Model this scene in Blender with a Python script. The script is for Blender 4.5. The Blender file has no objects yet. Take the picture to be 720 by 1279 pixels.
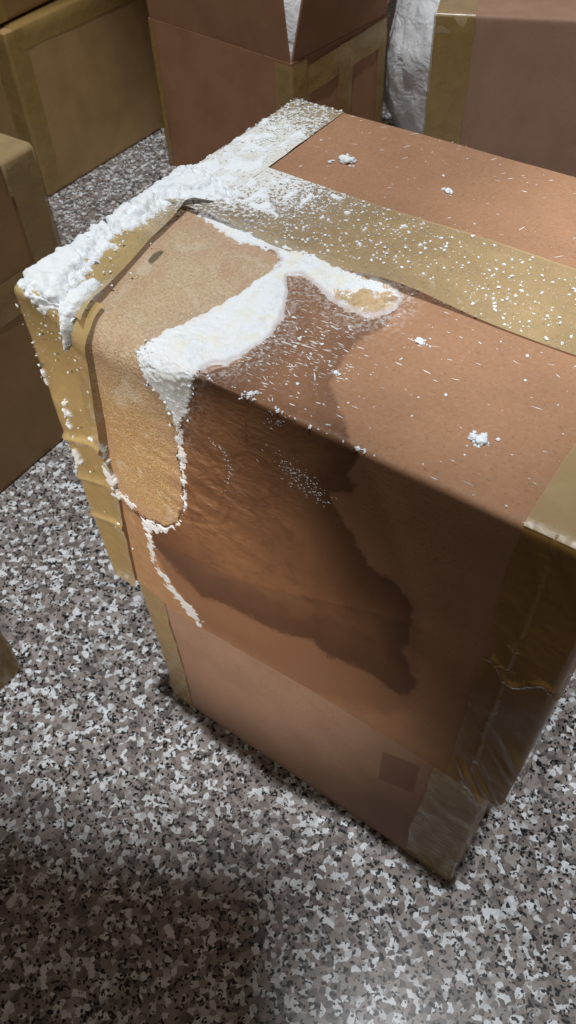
import bpy, bmesh, math, random
import numpy as np
from mathutils import Vector, Matrix

random.seed(7)
RNG = np.random.default_rng(11)
SC = bpy.context.scene
COL = SC.collection

# ------------------------------------------------------------------ camera
CAM_F = (-0.38774, 0.50336, -0.7722)
CAM_R = (0.81632, 0.57659, -0.03405)
CAM_U = (-0.42811, 0.64356, 0.63447)
CAM_P = (0.4583, -0.2823, 0.9956)
FPX = 995.46                                   # focal length in photo pixels (720 x 1279)
cam_d = bpy.data.cameras.new('camera')
cam = bpy.data.objects.new('camera', cam_d)
COL.objects.link(cam)
m = Matrix.Identity(4)
for i in range(3):
    m[i][0], m[i][1], m[i][2], m[i][3] = CAM_R[i], CAM_U[i], -CAM_F[i], CAM_P[i]
cam.matrix_world = m
cam_d.sensor_fit = 'VERTICAL'
cam_d.sensor_height = 36.0
cam_d.lens = FPX / 1279 * 36
cam_d.clip_start = 0.01
cam_d.clip_end = 50
cam_d.dof.use_dof = True
cam_d.dof.focus_distance = 0.62
cam_d.dof.aperture_fstop = 20
SC.camera = cam

# ------------------------------------------------------------------ light
W_ = bpy.data.worlds.new('World')
SC.world = W_
W_.use_nodes = True
W_.node_tree.nodes['Background'].inputs[0].default_value = (1.0, 0.86, 0.72, 1)
W_.node_tree.nodes['Background'].inputs[1].default_value = 0.095


def lamp(name, loc, target, power, angle, blend, size, col):
    d = bpy.data.lights.new(name, 'SPOT')
    d.energy, d.color = power, col
    d.spot_size, d.spot_blend, d.shadow_soft_size = math.radians(angle), blend, size
    o = bpy.data.objects.new(name, d)
    COL.objects.link(o)
    o.location = loc
    o.rotation_euler = (Vector(target) - Vector(loc)).to_track_quat('-Z', 'Y').to_euler()
    return o


# added overhead spots, the gap between their cones stands for the floor shadow
lamp('added_overhead_spot', (0.10, -0.12, 5.0), (-0.33, 0.706, 0.0), 740, 22.0, 0.09, 0.08, (0.95, 0.98, 1.0))
lamp('added_overhead_spot', (0.62, -0.12, 5.0), (0.99, 0.35, 0.0), 570, 18.7, 0.06, 0.08, (0.93, 0.97, 1.0))
lamp('added_side_spot', (-0.25, -1.60, 1.25), (0.07, 0.0, 0.38), 128, 19.5, 0.85, 0.05, (1.0, 0.93, 0.84))  # added unseen spot to brighten the front left wall

SC.view_settings.view_transform = 'Standard'
SC.view_settings.look = 'None'
SC.view_settings.gamma = 1
SC.view_settings.exposure = 0.0
SC.view_settings.use_curve_mapping = False

# ------------------------------------------------------------------ helpers
PF, PR, PU, PP = (np.array(v) for v in (CAM_F, CAM_R, CAM_U, CAM_P))


def at_z(x, y, z):
    r = PF + PR * (x - 360) / FPX - PU * (y - 639.5) / FPX
    return PP + r * (z - PP[2]) / r[2]


def to_px(X):
    d = X - PP
    z = d @ PF
    return np.stack([360 + FPX * (d @ PR) / z, 639.5 - FPX * (d @ PU) / z], -1)


def hash3(ix, iy, iz, seed):
    h = (ix * 374761393 + iy * 668265263 + iz * 2147483647 + seed * 974634777) & 0xFFFFFFFF
    h = ((h ^ (h >> 13)) * 1274126177) & 0xFFFFFFFF
    h = (h ^ (h >> 16)) & 0xFFFFFFFF
    return h / 4294967295.0


def vnoise(P, scale, seed=0, octv=1):
    """value noise 0..1 at points P (N,3)"""
    out = 0.0
    amp = 1.0
    tot = 0.0
    for k in range(octv):
        Q = np.asarray(P) * (scale * 2 ** k) + 101.3
        I = np.floor(Q).astype(np.int64)
        f = Q - I
        f = f * f * (3 - 2 * f)
        v = 0.0
        for dx in (0, 1):
            for dy in (0, 1):
                for dz in (0, 1):
                    w = (f[..., 0] if dx else 1 - f[..., 0]) * (f[..., 1] if dy else 1 - f[..., 1]) * (f[..., 2] if dz else 1 - f[..., 2])
                    v = v + w * hash3(I[..., 0] + dx, I[..., 1] + dy, I[..., 2] + dz, seed + k * 17)
        out = out + amp * v
        tot += amp
        amp *= 0.5
    return out / tot


def sstep(a, b, x):
    t = np.clip((x - a) / (b - a), 0, 1)
    return t * t * (3 - 2 * t)


def sdf(poly, P):
    """signed distance to a polygon, positive inside"""
    poly = np.array(poly, float)
    n = len(poly)
    d = np.full(len(P), 1e9)
    ins = np.zeros(len(P), bool)
    for i in range(n):
        a, b = poly[i], poly[(i + 1) % n]
        e = b - a
        w = P - a
        t = np.clip((w @ e) / (e @ e), 0, 1)
        q = w - t[:, None] * e
        d = np.minimum(d, (q * q).sum(1))
        c = (a[1] > P[:, 1]) != (b[1] > P[:, 1])
        with np.errstate(divide='ignore', invalid='ignore'):
            xc = (b[0] - a[0]) * (P[:, 1] - a[1]) / (b[1] - a[1] if b[1] != a[1] else 1e-9) + a[0]
        ins ^= c & (P[:, 0] < xc)
    d = np.sqrt(d)
    return np.where(ins, d, -d)


def sd_line(pts, P):
    d = np.full(len(P), 1e9)
    pts = np.array(pts, float)
    for a, b in zip(pts[:-1], pts[1:]):
        e = b - a
        w = P - a
        t = np.clip((w @ e) / (e @ e), 0, 1)
        q = w - t[:, None] * e
        d = np.minimum(d, (q * q).sum(1))
    return np.sqrt(d)


def mesh_np(name, V, Fq, mat, parent=None, attrs=None, smooth=True, tris=False):
    V = np.asarray(V, np.float32)
    Fq = np.asarray(Fq, np.int32)
    k = Fq.shape[1]
    me = bpy.data.meshes.new(name)
    me.vertices.add(len(V))
    me.vertices.foreach_set('co', V.ravel())
    me.loops.add(Fq.size)
    me.loops.foreach_set('vertex_index', Fq.ravel())
    me.polygons.add(len(Fq))
    me.polygons.foreach_set('loop_start', np.arange(len(Fq), dtype=np.int32) * k)
    me.polygons.foreach_set('loop_total', np.full(len(Fq), k, np.int32))
    me.update(calc_edges=True)
    me.polygons.foreach_set('use_smooth', np.full(len(Fq), smooth))
    for n, a in (attrs or {}).items():
        at = me.attributes.new(n, 'FLOAT', 'POINT')
        at.data.foreach_set('value', np.asarray(a, np.float32))
    me.materials.append(mat)
    me.update()
    o = bpy.data.objects.new(name, me)
    COL.objects.link(o)
    o.parent = parent
    return o


def grid_faces(nu, nv, off=0, flip=False):
    i = np.arange(nu - 1)[:, None] * nv + np.arange(nv - 1)[None, :] + off
    f = np.stack([i, i + nv, i + nv + 1, i + 1], -1).reshape(-1, 4)
    return f[:, ::-1] if flip else f


def tag(o, label, cat, group=None, kind=None):
    if label:
        o['label'] = label
    if cat:
        o['category'] = cat
    if group:
        o['group'] = group
    if kind:
        o['kind'] = kind
    return o


def empty(name, loc=(0, 0, 0), rz=0.0):
    o = bpy.data.objects.new(name, None)
    COL.objects.link(o)
    o.location = loc
    o.rotation_euler = (0, 0, rz)
    o.empty_display_size = 0.05
    return o


# ------------------------------------------------------------------ materials
class NT:
    def __init__(self, name):
        self.mat = bpy.data.materials.new(name)
        self.mat.use_nodes = True
        self.t = self.mat.node_tree
        self.b = self.t.nodes['Principled BSDF']
        self.out = self.t.nodes['Material Output']

    def n(self, typ, **kw):
        nd = self.t.nodes.new(typ)
        for k, v in kw.items():
            setattr(nd, k, v)
        return nd

    def set(self, sock, v):
        if isinstance(v, bpy.types.NodeSocket):
            self.t.links.new(v, sock)
        elif isinstance(v, (tuple, list)) and len(v) == 3 and sock.type == 'RGBA':
            sock.default_value = (*v, 1)
        elif sock.type == 'RGBA' and isinstance(v, (int, float)):
            sock.default_value = (v, v, v, 1)
        else:
            sock.default_value = v

    def math(self, op, a, b=0.0, c=0.0, clamp=False):
        nd = self.n('ShaderNodeMath', operation=op, use_clamp=clamp)
        for s, v in zip(nd.inputs, (a, b, c)):
            self.set(s, v)
        return nd.outputs[0]

    def mix(self, fac, a, b, typ='MIX'):
        nd = self.n('ShaderNodeMix', data_type='RGBA', blend_type=typ)
        self.set(nd.inputs[0], fac)
        self.set(nd.inputs[6], a)
        self.set(nd.inputs[7], b)
        return nd.outputs[2]

    def noise(self, vec, scale, detail=3, rough=0.55, dist=0.0):
        nd = self.n('ShaderNodeTexNoise')
        self.set(nd.inputs['Vector'], vec)
        nd.inputs['Scale'].default_value = scale
        nd.inputs['Detail'].default_value = detail
        nd.inputs['Roughness'].default_value = rough
        nd.inputs['Distortion'].default_value = dist
        return nd.outputs['Fac']

    def vor(self, vec, scale, feature='F1', rnd=1.0):
        nd = self.n('ShaderNodeTexVoronoi', feature=feature)
        self.set(nd.inputs['Vector'], vec)
        nd.inputs['Scale'].default_value = scale
        nd.inputs['Randomness'].default_value = rnd
        return nd

    def ramp(self, fac, stops, interp='LINEAR'):
        nd = self.n('ShaderNodeValToRGB')
        nd.color_ramp.interpolation = interp
        el = nd.color_ramp.elements
        while len(el) < len(stops):
            el.new(0.5)
        for e, (p, c) in zip(el, stops):
            e.position = p
            e.color = (*c, 1) if len(c) == 3 else c
        self.set(nd.inputs[0], fac)
        return nd.outputs[0]

    def smooth(self, x, a, b):
        nd = self.n('ShaderNodeMapRange', interpolation_type='SMOOTHSTEP')
        self.set(nd.inputs[0], x)
        nd.inputs[1].default_value = a
        nd.inputs[2].default_value = b
        return nd.outputs[0]

    def attr(self, name):
        return self.n('ShaderNodeAttribute', attribute_name=name).outputs['Fac']

    def coord(self):
        return self.n('ShaderNodeTexCoord').outputs['Object']

    def scaled(self, v, s, rot=(0, 0, 0)):
        nd = self.n('ShaderNodeMapping')
        self.set(nd.inputs[0], v)
        nd.inputs['Rotation'].default_value = rot
        nd.inputs['Scale'].default_value = s
        return nd.outputs[0]

    def bump(self, h, strength, dist, normal=None):
        nd = self.n('ShaderNodeBump')
        self.set(nd.inputs['Height'], h)
        self.set(nd.inputs['Strength'], strength)
        nd.inputs['Distance'].default_value = dist
        if normal is not None:
            self.set(nd.inputs['Normal'], normal)
        return nd.outputs[0]

    def fin(self, col=None, rough=None, normal=None, spec=None, alpha=None, **kw):
        for k, v in (('Base Color', col), ('Roughness', rough), ('Normal', normal), ('Specular IOR Level', spec), ('Alpha', alpha)):
            if v is not None:
                self.set(self.b.inputs[k], v)
        for k, v in kw.items():
            self.set(self.b.inputs[k.replace('_', ' ')], v)
        return self.mat


CARD = (0.345, 0.180, 0.096)


def card_base(t, col, co):
    """brown kraft paper: fibres, mottling, fine dark specks; returns colour, bump height"""
    n1 = t.noise(co, 14, 4, 0.6)
    n2 = t.noise(t.scaled(co, (260, 900, 900)), 1.0, 3, 0.6)
    n3 = t.noise(co, 420, 2, 0.6)
    n0 = t.noise(co, 45, 4, 0.7)
    c = t.mix(t.math('MULTIPLY', t.smooth(n1, 0.30, 0.72), 0.55), col, tuple(x * 0.70 for x in col))
    c = t.mix(t.math('MULTIPLY', t.smooth(n0, 0.50, 0.75), 0.18), c, tuple(x * 0.68 for x in col))
    c = t.mix(t.math('MULTIPLY', t.smooth(n2, 0.48, 0.85), 0.6), c, tuple(min(1, x * 1.22) for x in col))
    c = t.mix(t.math('MULTIPLY', t.smooth(n3, 0.58, 0.70), 0.45), c, tuple(x * 0.48 for x in col))
    h = t.math('ADD', t.math('MULTIPLY', n2, 0.6), t.math('MULTIPLY', n3, 0.4))
    return c, h


def card_mat(name, col, rough=0.75, spec=0.25):
    t = NT(name)
    co = t.coord()
    c, h = card_base(t, col, co)
    sc = t.noise(co, 5.0, 3, 0.6, 0.6)
    c = t.mix(t.math('MULTIPLY', t.smooth(sc, 0.55, 0.75), 0.30), c, tuple(x * 0.62 for x in col))
    flute = t.noise(t.scaled(co, (150, 150, 1.5)), 1.0, 0)
    hh = t.math('ADD', t.math('MULTIPLY', h, 0.15), t.math('MULTIPLY', flute, 0.2))
    return t.fin(c, rough, t.bump(hh, 1.0, 0.001), spec)


def film_mat(name, col, alpha, dust=False, rough=0.28, coat=0.3):
    t = NT(name)
    co = t.coord()
    n1 = t.noise(co, 30, 4, 0.6, 0.4)
    n2 = t.noise(t.scaled(co, (8, 240, 240)), 1, 2)
    c = t.mix(n1, tuple(x * 0.80 for x in col), tuple(x * 1.16 for x in col))
    a = t.math('ADD', alpha - 0.10, t.math('MULTIPLY', n1, 0.22), clamp=True)
    r = t.math('ADD', rough - 0.08, t.math('MULTIPLY', n2, 0.2))
    hh = t.math('ADD', t.math('MULTIPLY', t.noise(co, 55, 2, 0.55, 0.8), 0.8), t.math('MULTIPLY', n2, 0.1))
    if dust:
        d = t.attr('dust')
        g = t.noise(co, 330, 4, 0.7)
        f = t.smooth(t.math('ADD', g, t.math('MULTIPLY', d, 0.55)), 0.70, 0.86)
        c = t.mix(t.math('MULTIPLY', f, 0.8), c, (0.80, 0.82, 0.83))
        a = t.math('MAXIMUM', a, f)
        r = t.math('MAXIMUM', r, t.math('MULTIPLY', f, 0.8))
        hh = t.math('ADD', hh, t.math('MULTIPLY', t.math('MULTIPLY', g, f), 1.2))
    bb = t.bump(hh, 1.0, 0.001)
    return t.fin(c, r, bb, 0.45, a, Coat_Weight=coat, Coat_Roughness=0.12)


def granite_mat():
    t = NT('polished_granite')
    co = t.coord()
    w = t.n('ShaderNodeTexNoise')
    t.set(w.inputs['Vector'], co)
    w.inputs['Scale'].default_value = 120
    w.inputs['Detail'].default_value = 3
    add = t.n('ShaderNodeVectorMath', operation='MULTIPLY_ADD')
    t.set(add.inputs[0], w.outputs['Color'])
    add.inputs[1].default_value = (0.0065, 0.0065, 0.0065)
    t.set(add.inputs[2], co)
    p = add.outputs[0]
    v1 = t.vor(p, 148)
    sep = t.n('ShaderNodeSeparateColor')
    t.set(sep.inputs[0], v1.outputs['Color'])
    big = t.noise(co, 55, 2, 0.5)
    k = t.math('ADD', t.math('MULTIPLY', sep.outputs[0], 0.80), t.math('MULTIPLY', big, 0.34))
    c = t.ramp(k, [(0.0, (0.055, 0.05, 0.05)), (0.28, (0.13, 0.112, 0.108)), (0.44, (0.24, 0.20, 0.182)),
                   (0.58, (0.30, 0.255, 0.235)), (0.74, (0.36, 0.335, 0.325)), (0.795, (0.58, 0.605, 0.625)), (0.93, (0.80, 0.83, 0.86))])
    v2 = t.vor(p, 330)
    s2 = t.n('ShaderNodeSeparateColor')
    t.set(s2.inputs[0], v2.outputs['Color'])
    c = t.mix(t.math('MULTIPLY', s2.outputs[1], 0.5), c, t.mix(0.5, c, (0.36, 0.33, 0.31)))
    bl = t.noise(co, 75, 2, 0.6)
    dk = t.smooth(t.math('ADD', t.math('MULTIPLY', s2.outputs[0], 0.62), t.math('MULTIPLY', bl, 0.55)), 0.775, 0.80)
    c = t.mix(t.math('MULTIPLY', dk, 0.97), c, (0.006, 0.007, 0.009))
    dust = t.noise(co, 6, 4, 0.6)
    r = t.math('ADD', 0.14, t.math('MULTIPLY', dust, 0.2))
    return t.fin(c, r, None, 0.32)


def lid_mat():
    t = NT('soaked_cardboard')
    co = t.coord()
    c, h = card_base(t, CARD, co)
    nz = t.math('SUBTRACT', t.noise(co, 60, 4, 0.6), 0.5)
    nf = t.math('SUBTRACT', t.noise(co, 260, 3, 0.6), 0.5)
    edge = t.math('ADD', t.math('MULTIPLY', nz, 15.0), t.math('MULTIPLY', nf, 9.0))
    # water stain with a darker tide line
    wsd = t.math('ADD', t.attr('wet'), edge)
    sz = t.n('ShaderNodeSeparateXYZ')
    t.set(sz.inputs[0], co)
    wet = t.math('MULTIPLY', t.smooth(wsd, -3.5, 4.0), t.math('SUBTRACT', 1.0, t.math('MULTIPLY', t.smooth(sz.outputs[1], 0.001, 0.02), 0.42)))
    rim = t.math('MULTIPLY', wet, t.math('SUBTRACT', 1.0, t.smooth(wsd, 2.0, 58.0)))
    soft = t.noise(co, 11, 3, 0.5, 0.5)
    wcol = t.mix(t.smooth(soft, 0.35, 0.70), (0.175, 0.080, 0.038), (0.255, 0.122, 0.058))
    mo_ = t.noise(co, 70, 5, 0.7, 0.6)
    wcol = t.mix(t.math('MULTIPLY', t.smooth(mo_, 0.48, 0.70), 0.55), wcol, (0.13, 0.055, 0.026))
    c = t.mix(wet, c, wcol)
    c = t.mix(t.math('MULTIPLY', rim, 0.72), c, (0.095, 0.040, 0.019))
    # lightly damp paper around it
    damp = t.smooth(t.math('ADD', t.attr('damp'), t.math('MULTIPLY', edge, 1.6)), -4.0, 14.0)
    c = t.mix(t.math('MULTIPLY', damp, t.math('SUBTRACT', 0.75, t.math('MULTIPLY', wet, 0.75))), c, (0.235, 0.112, 0.058))
    # peeled layer with bare fibres
    peel = t.smooth(t.math('ADD', t.attr('peel'), t.math('MULTIPLY', edge, 0.7)), -1.0, 2.0)
    c = t.mix(t.math('MULTIPLY', peel, 0.85), c, t.mix(t.noise(co, 90, 4, 0.6), (0.30, 0.135, 0.055), (0.52, 0.33, 0.18)))
    # crusted tan patch
    csd = t.math('ADD', t.attr('crust'), t.math('MULTIPLY', edge, 0.75))
    cr = t.smooth(csd, -1.5, 3.0)
    gr = t.noise(co, 520, 3, 0.68)
    gl = t.noise(co, 28, 3, 0.55)
    sp = t.n('ShaderNodeSeparateXYZ')
    t.set(sp.inputs[0], co)
    low = t.smooth(sp.outputs[2], 0.66, 0.56)
    ccol = t.mix(low, t.mix(gl, (0.50, 0.33, 0.20), (0.62, 0.48, 0.31)), t.mix(gl, (0.44, 0.25, 0.10), (0.56, 0.36, 0.15)))
    ccol = t.mix(t.math('MULTIPLY', t.smooth(gr, 0.53, 0.66), 0.55), ccol, (0.80, 0.68, 0.50))
    ccol = t.mix(t.math('MULTIPLY', t.smooth(gr, 0.46, 0.34), 0.45), ccol, (0.32, 0.18, 0.085))
    bl = t.noise(co, 34, 4, 0.65, 1.0)
    ccol = t.mix(t.math('MULTIPLY', t.smooth(bl, 0.52, 0.66), 0.55), ccol, (0.50, 0.31, 0.20))
    ccol = t.mix(t.math('MULTIPLY', t.smooth(bl, 0.46, 0.34), 0.5), ccol, (0.66, 0.57, 0.43))
    pink = t.math('MULTIPLY', t.math('SUBTRACT', 1.0, t.smooth(csd, 3.0, 26.0)), 0.45)
    ccol = t.mix(pink, ccol, (0.52, 0.30, 0.19))
    c = t.mix(cr, c, ccol)
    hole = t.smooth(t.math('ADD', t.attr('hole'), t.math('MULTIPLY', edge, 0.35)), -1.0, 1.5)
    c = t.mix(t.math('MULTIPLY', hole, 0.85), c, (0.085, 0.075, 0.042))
    # white frost scrapes in the paper
    fr = t.noise(t.scaled(co, (120, 460, 300), (0, 0, 0.25)), 1.0, 3, 0.65)
    ff = t.math('MULTIPLY', t.smooth(t.math('ADD', fr, t.math('MULTIPLY', t.attr('frost'), 0.16)), 0.755, 0.84), t.math('SUBTRACT', 1.0, cr))
    c = t.mix(t.math('MULTIPLY', ff, 0.75), c, (0.72, 0.70, 0.68))
    hz = t.math('MULTIPLY', t.attr('dust_sheen'), t.math('MULTIPLY', t.smooth(t.noise(co, 300, 4, 0.75), 0.42, 0.70), t.math('SUBTRACT', 1.0, t.math('MULTIPLY', cr, 0.7))))
    c = t.mix(hz, c, (0.74, 0.73, 0.72))
    # roughness and relief
    wrk = t.attr('wrinkle')
    wn = t.noise(t.scaled(co, (50, 50, 95), (0, 0.5, 0)), 1.0, 4, 0.6, 1.6)
    rg = t.math('SUBTRACT', 0.78, t.math('MULTIPLY', wet, 0.30))
    rg = t.math('SUBTRACT', rg, t.math('MULTIPLY', t.math('MULTIPLY', wrk, wet), 0.12))
    rg = t.mix(cr, rg, 0.42)
    hh = t.math('MULTIPLY', h, 0.15)
    hh = t.math('ADD', hh, t.math('MULTIPLY', wn, t.math('MULTIPLY', wrk, 2.2)))
    hh = t.math('ADD', hh, t.math('MULTIPLY', gr, t.math('MULTIPLY', cr, 2.2)))
    hh = t.math('ADD', hh, t.math('MULTIPLY', cr, t.math('ADD', 0.6, t.math('MULTIPLY', bl, 2.2))))
    fl = t.noise(t.scaled(co, (170, 1.5, 1.5)), 1.0, 0)
    hh = t.math('ADD', hh, t.math('MULTIPLY', fl, 0.16))
    nb = t.bump(hh, 1.0, 0.001)
    return t.fin(c, rg, nb, 0.35)


def powder_mat(name, paste=False):
    t = NT(name)
    co = t.coord()
    n = t.noise(co, 500, 4, 0.7)
    n2 = t.noise(co, 60, 3, 0.6)
    c = t.mix(n2, (0.76, 0.80, 0.84), (0.83, 0.855, 0.875))
    r = 0.85
    nb = t.bump(n, 0.6, 0.0016)
    if paste:
        tan = t.smooth(t.math('ADD', t.attr('tint'), t.math('MULTIPLY', t.math('SUBTRACT', t.noise(co, 150, 4, 0.7), 0.5), 60)), -3, 5)
        c = t.mix(t.math('MULTIPLY', t.smooth(n2, 0.46, 0.70), 0.6), c, (0.79, 0.74, 0.57))
        c = t.mix(t.math('MULTIPLY', tan, 0.9), c, t.mix(n, (0.34, 0.18, 0.06), (0.74, 0.54, 0.28)))
        wr = t.math('MULTIPLY', t.attr('rim'), 1.0)
        c = t.mix(t.math('MULTIPLY', wr, 0.8), c, (0.56, 0.50, 0.50))
        r = t.math('SUBTRACT', 0.85, t.math('MULTIPLY', wr, 0.62))
        nb = t.bump(n, t.math('SUBTRACT', 0.7, t.math('MULTIPLY', wr, 0.65)), 0.0016)
    return t.fin(c, r, nb, 0.3)


def plastic_mat():
    t = NT('milky_plastic_film')
    co = t.coord()
    n = t.noise(co, 9, 3, 0.5)
    return t.fin(t.mix(n, (0.86, 0.885, 0.92), (0.93, 0.945, 0.96)), 0.32, t.bump(t.noise(co, 26, 4, 0.6, 1.0), 0.4, 0.02), 0.5, 0.97)


M_LID = lid_mat()
M_CARD = card_mat('plain_cardboard', (0.37, 0.222, 0.150))
M_CARD_RED = card_mat('reddish_cardboard', (0.36, 0.185, 0.102))
M_CARD_OLIVE = card_mat('olive_tan_cardboard', (0.42, 0.265, 0.115), 0.5, 0.4)
M_CARD_TAN = card_mat('tan_cardboard', (0.33, 0.19, 0.075), 0.5, 0.4)
M_EDGE = card_mat('cut_cardboard_edge', (0.33, 0.19, 0.10))
M_TAPE_TOP = film_mat('buff_packing_tape', (0.46, 0.335, 0.175), 0.66, True, 0.3, 0.15)
M_TAPE_EDGE = film_mat('golden_packing_tape', (0.54, 0.39, 0.17), 0.72, True, 0.16, 0.6)
M_TAPE_CLEAR = film_mat('brown_translucent_tape', (0.36, 0.205, 0.045), 0.42, False, 0.10, 0.7)
M_TAPE_GREY = film_mat('greyish_translucent_tape', (0.44, 0.315, 0.135), 0.6, False, 0.24, 0.12)
M_TAPE_BG = film_mat('golden_carton_tape', (0.40, 0.265, 0.085), 0.62, False, 0.2, 0.5)
M_POWDER = powder_mat('white_powder')
M_PASTE = powder_mat('damp_powder_paste', True)
M_PLASTIC = plastic_mat()
M_FLOOR = granite_mat()

# ------------------------------------------------------------------ floor
bm = bmesh.new()
for v in ((-4, -3), (4, -3), (4, 5), (-4, 5)):
    bm.verts.new((v[0], v[1], 0))
bm.faces.new(bm.verts)
me = bpy.data.meshes.new('floor')
bm.to_mesh(me)
bm.free()
me.materials.append(M_FLOOR)
fl = bpy.data.objects.new('floor', me)
COL.objects.link(fl)
fl['kind'] = 'structure'

# ------------------------------------------------------------------ the leaking carton: shape of its lid
W, D, H, HB = 0.4513, 0.3600, 0.6584, 0.3112
HF = H - HB


def radius(q):
    x, y, z = q[..., 0], q[..., 1], q[..., 2]
    w = sstep(0.015, 0.07, x) * (1 - sstep(0.12, 0.185, x)) * (1 - sstep(0.05, 0.13, y)) * sstep(H - 0.13, H - 0.05, z)
    return 0.0045 + 0.024 * w


def ridge_z(x):
    return np.interp(x, [0.0, 0.10, 0.19, 0.27, 0.33, 0.45], [0.43, 0.448, 0.462, 0.489, 0.509, 0.53])


def lid_pos(q, off=0.0):
    """sharp-box surface point -> rounded, dented surface point, lifted by off along the normal"""
    q = np.asarray(q, float)
    r = radius(q)
    c = np.stack([np.clip(q[..., 0], r, W - r), np.clip(q[..., 1], r, D - r), np.minimum(q[..., 2], H - r)], -1)
    d = q - c
    n = d / np.maximum(np.linalg.norm(d, axis=-1, keepdims=True), 1e-9)
    x, y, z = q[..., 0], q[..., 1], q[..., 2]
    p = c + (r + off)[..., None] * n if np.ndim(off) else c + (r + off)[..., None] * n
    # bulge of the front wall with a crease ridge, sagging top, warped bottom rim
    wf = np.clip(-n[..., 1], 0, 1) ** 1.5
    rz = ridge_z(x)
    up = np.clip((H - z) / (H - rz), 0, 2)
    prof = np.where(up < 1, up ** 1.15, np.clip(1 - (up - 1) * 1.0, 0, 1))
    sm = sstep(0.03, 0.11, x) * (1 - sstep(0.20, 0.40, x))
    b = 0.0155 * prof * sm
    lowb = 0.004 * np.exp(-((z - 0.36) / 0.03) ** 2) * np.exp(-((x - 0.16) / 0.08) ** 2)
    wr = np.exp(-(((x - 0.165) / 0.05) ** 2 + ((z - 0.545) / 0.06) ** 2))
    Pn = np.stack([x * 1.0 + 0.4 * z, y, z * 2.2], -1)
    wv = (vnoise(Pn, 38, 3, 2) - 0.5) * 0.0055 * wr
    rr = np.hypot(x - 0.145, (z - 0.552) * 1.1) + 0.022 * (vnoise(q, 34, 12, 3) - 0.5)
    wv = wv + 0.0006 * vnoise(q, 45, 14, 2) * np.sin(rr * 2 * np.pi / 0.011) * np.exp(-((rr - 0.042) / 0.020) ** 2) * sstep(0.13, 0.16, x + 0.4 * (0.56 - z))
    und = (vnoise(q, 9, 5, 2) - 0.5) * 0.004
    dy = -(b + lowb + wv + und) * wf
    wt = np.clip(n[..., 2], 0, 1) ** 1.5
    sag = 0.010 * np.exp(-(((x - 0.13) / 0.09) ** 2 + ((y - 0.05) / 0.07) ** 2)) + 0.003 * np.sin(np.pi * np.clip(x / W, 0, 1)) * np.sin(np.pi * np.clip(y / D, 0, 1))
    blis = 0.004 * np.exp(-(((x - 0.10) / 0.045) ** 2 + ((y - 0.09) / 0.045) ** 2))
    dz = (-sag + blis + (vnoise(q, 11, 8, 2) - 0.5) * 0.0025) * wt
    rimw = 1 - sstep(HB, HB + 0.05, z)
    p[..., 1] += np.where(n[..., 1] < -0.5, -0.001 * rimw * sstep(0.03, 0.10, x), 0)
    dz = dz + rimw * (vnoise(np.stack([x, y, 0 * z], -1), 16, 9, 2) - 0.5) * 0.012
    wx = np.clip(np.abs(n[..., 0]), 0, 1) ** 1.5
    dx = np.sign(n[..., 0]) * wx * (vnoise(q, 8, 6, 2) - 0.5) * 0.005
    p = p + np.stack([dx, dy, dz], -1)
    return p, n


def front_top(x, s):
    """unrolled coordinate s: 0 at the lid's lower rim, up the front wall, then back over the top"""
    x, s = np.broadcast_arrays(x, s)
    y = np.clip(s - HF, 0, D)
    z = np.minimum(HB + s, H)
    return np.stack([x, y, z], -1)


STAIN = [(240, 470), (300, 452), (352, 400), (358, 345), (400, 352), (478, 385), (505, 372), (485, 402), (440, 432), (424, 455), (413, 477), (421, 507), (433, 527),
         (437, 548), (452, 563), (446, 580), (433, 592), (447, 606), (438, 618), (413, 615), (415, 628), (440, 665), (462, 705), (494, 726),
         (512, 749), (517, 767), (512, 795), (505, 815), (521, 854), (512, 870), (492, 865), (451, 836), (415, 822), (389, 800), (367, 796),
         (340, 787), (300, 764), (250, 745), (200, 690), (160, 640), (140, 560), (180, 490)]
DAMP = [(150, 560), (330, 470), (470, 590), (530, 760), (530, 880), (480, 900), (380, 870), (300, 815), (250, 785), (150, 720), (130, 640)]
CRUST = [(242, 258), (275, 285), (310, 300), (350, 318), (356, 350), (330, 380), (290, 420), (240, 460), (228, 500), (226, 545), (224, 570), (229, 605), (231, 632),
         (223, 652), (205, 659), (185, 650), (160, 636), (138, 610), (118, 580), (100, 545), (92, 510), (86, 470), (84, 430), (98, 394), (118, 366), (142, 338), (184, 296)]
PEEL = [(150, 600), (170, 640), (188, 655), (193, 690), (217, 730), (256, 790), (235, 782), (180, 740), (155, 715), (145, 665)]
HOLE = [(184, 326), (190, 317), (202, 311), (207, 315), (196, 325), (188, 331)]
PASTE = [(172, 440), (200, 418), (250, 395), (300, 368), (335, 342), (350, 326), (343, 314), (300, 303), (270, 284), (245, 264), (268, 266), (300, 278), (335, 292),
         (362, 303), (400, 315), (440, 330), (470, 345), (497, 360), (504, 374), (490, 389), (465, 398), (440, 391), (418, 379), (398, 360), (376, 345), (360, 347),
         (358, 370), (354, 397), (335, 420), (308, 442), (283, 456), (262, 456), (244, 468), (239, 490), (235, 514), (227, 520), (223, 542), (217, 521), (205, 503),
         (190, 484), (178, 465)]
TINT = [(422, 326), (470, 343), (500, 363), (503, 380), (466, 398), (440, 390), (416, 376), (425, 366), (450, 366), (462, 355), (440, 346), (425, 338)]
MOUND = [(26, 362), (28, 338), (46, 318), (67, 308), (100, 294), (137, 264), (154, 246), (179, 225), (196, 210), (217, 210), (237, 206), (267, 222), (288, 236),
         (292, 250), (284, 258), (267, 250), (242, 251), (217, 255), (200, 266), (183, 281), (158, 289), (137, 299), (145, 311), (129, 314), (125, 326), (112, 345),
         (93, 360), (80, 388), (58, 388), (34, 368)]
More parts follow.
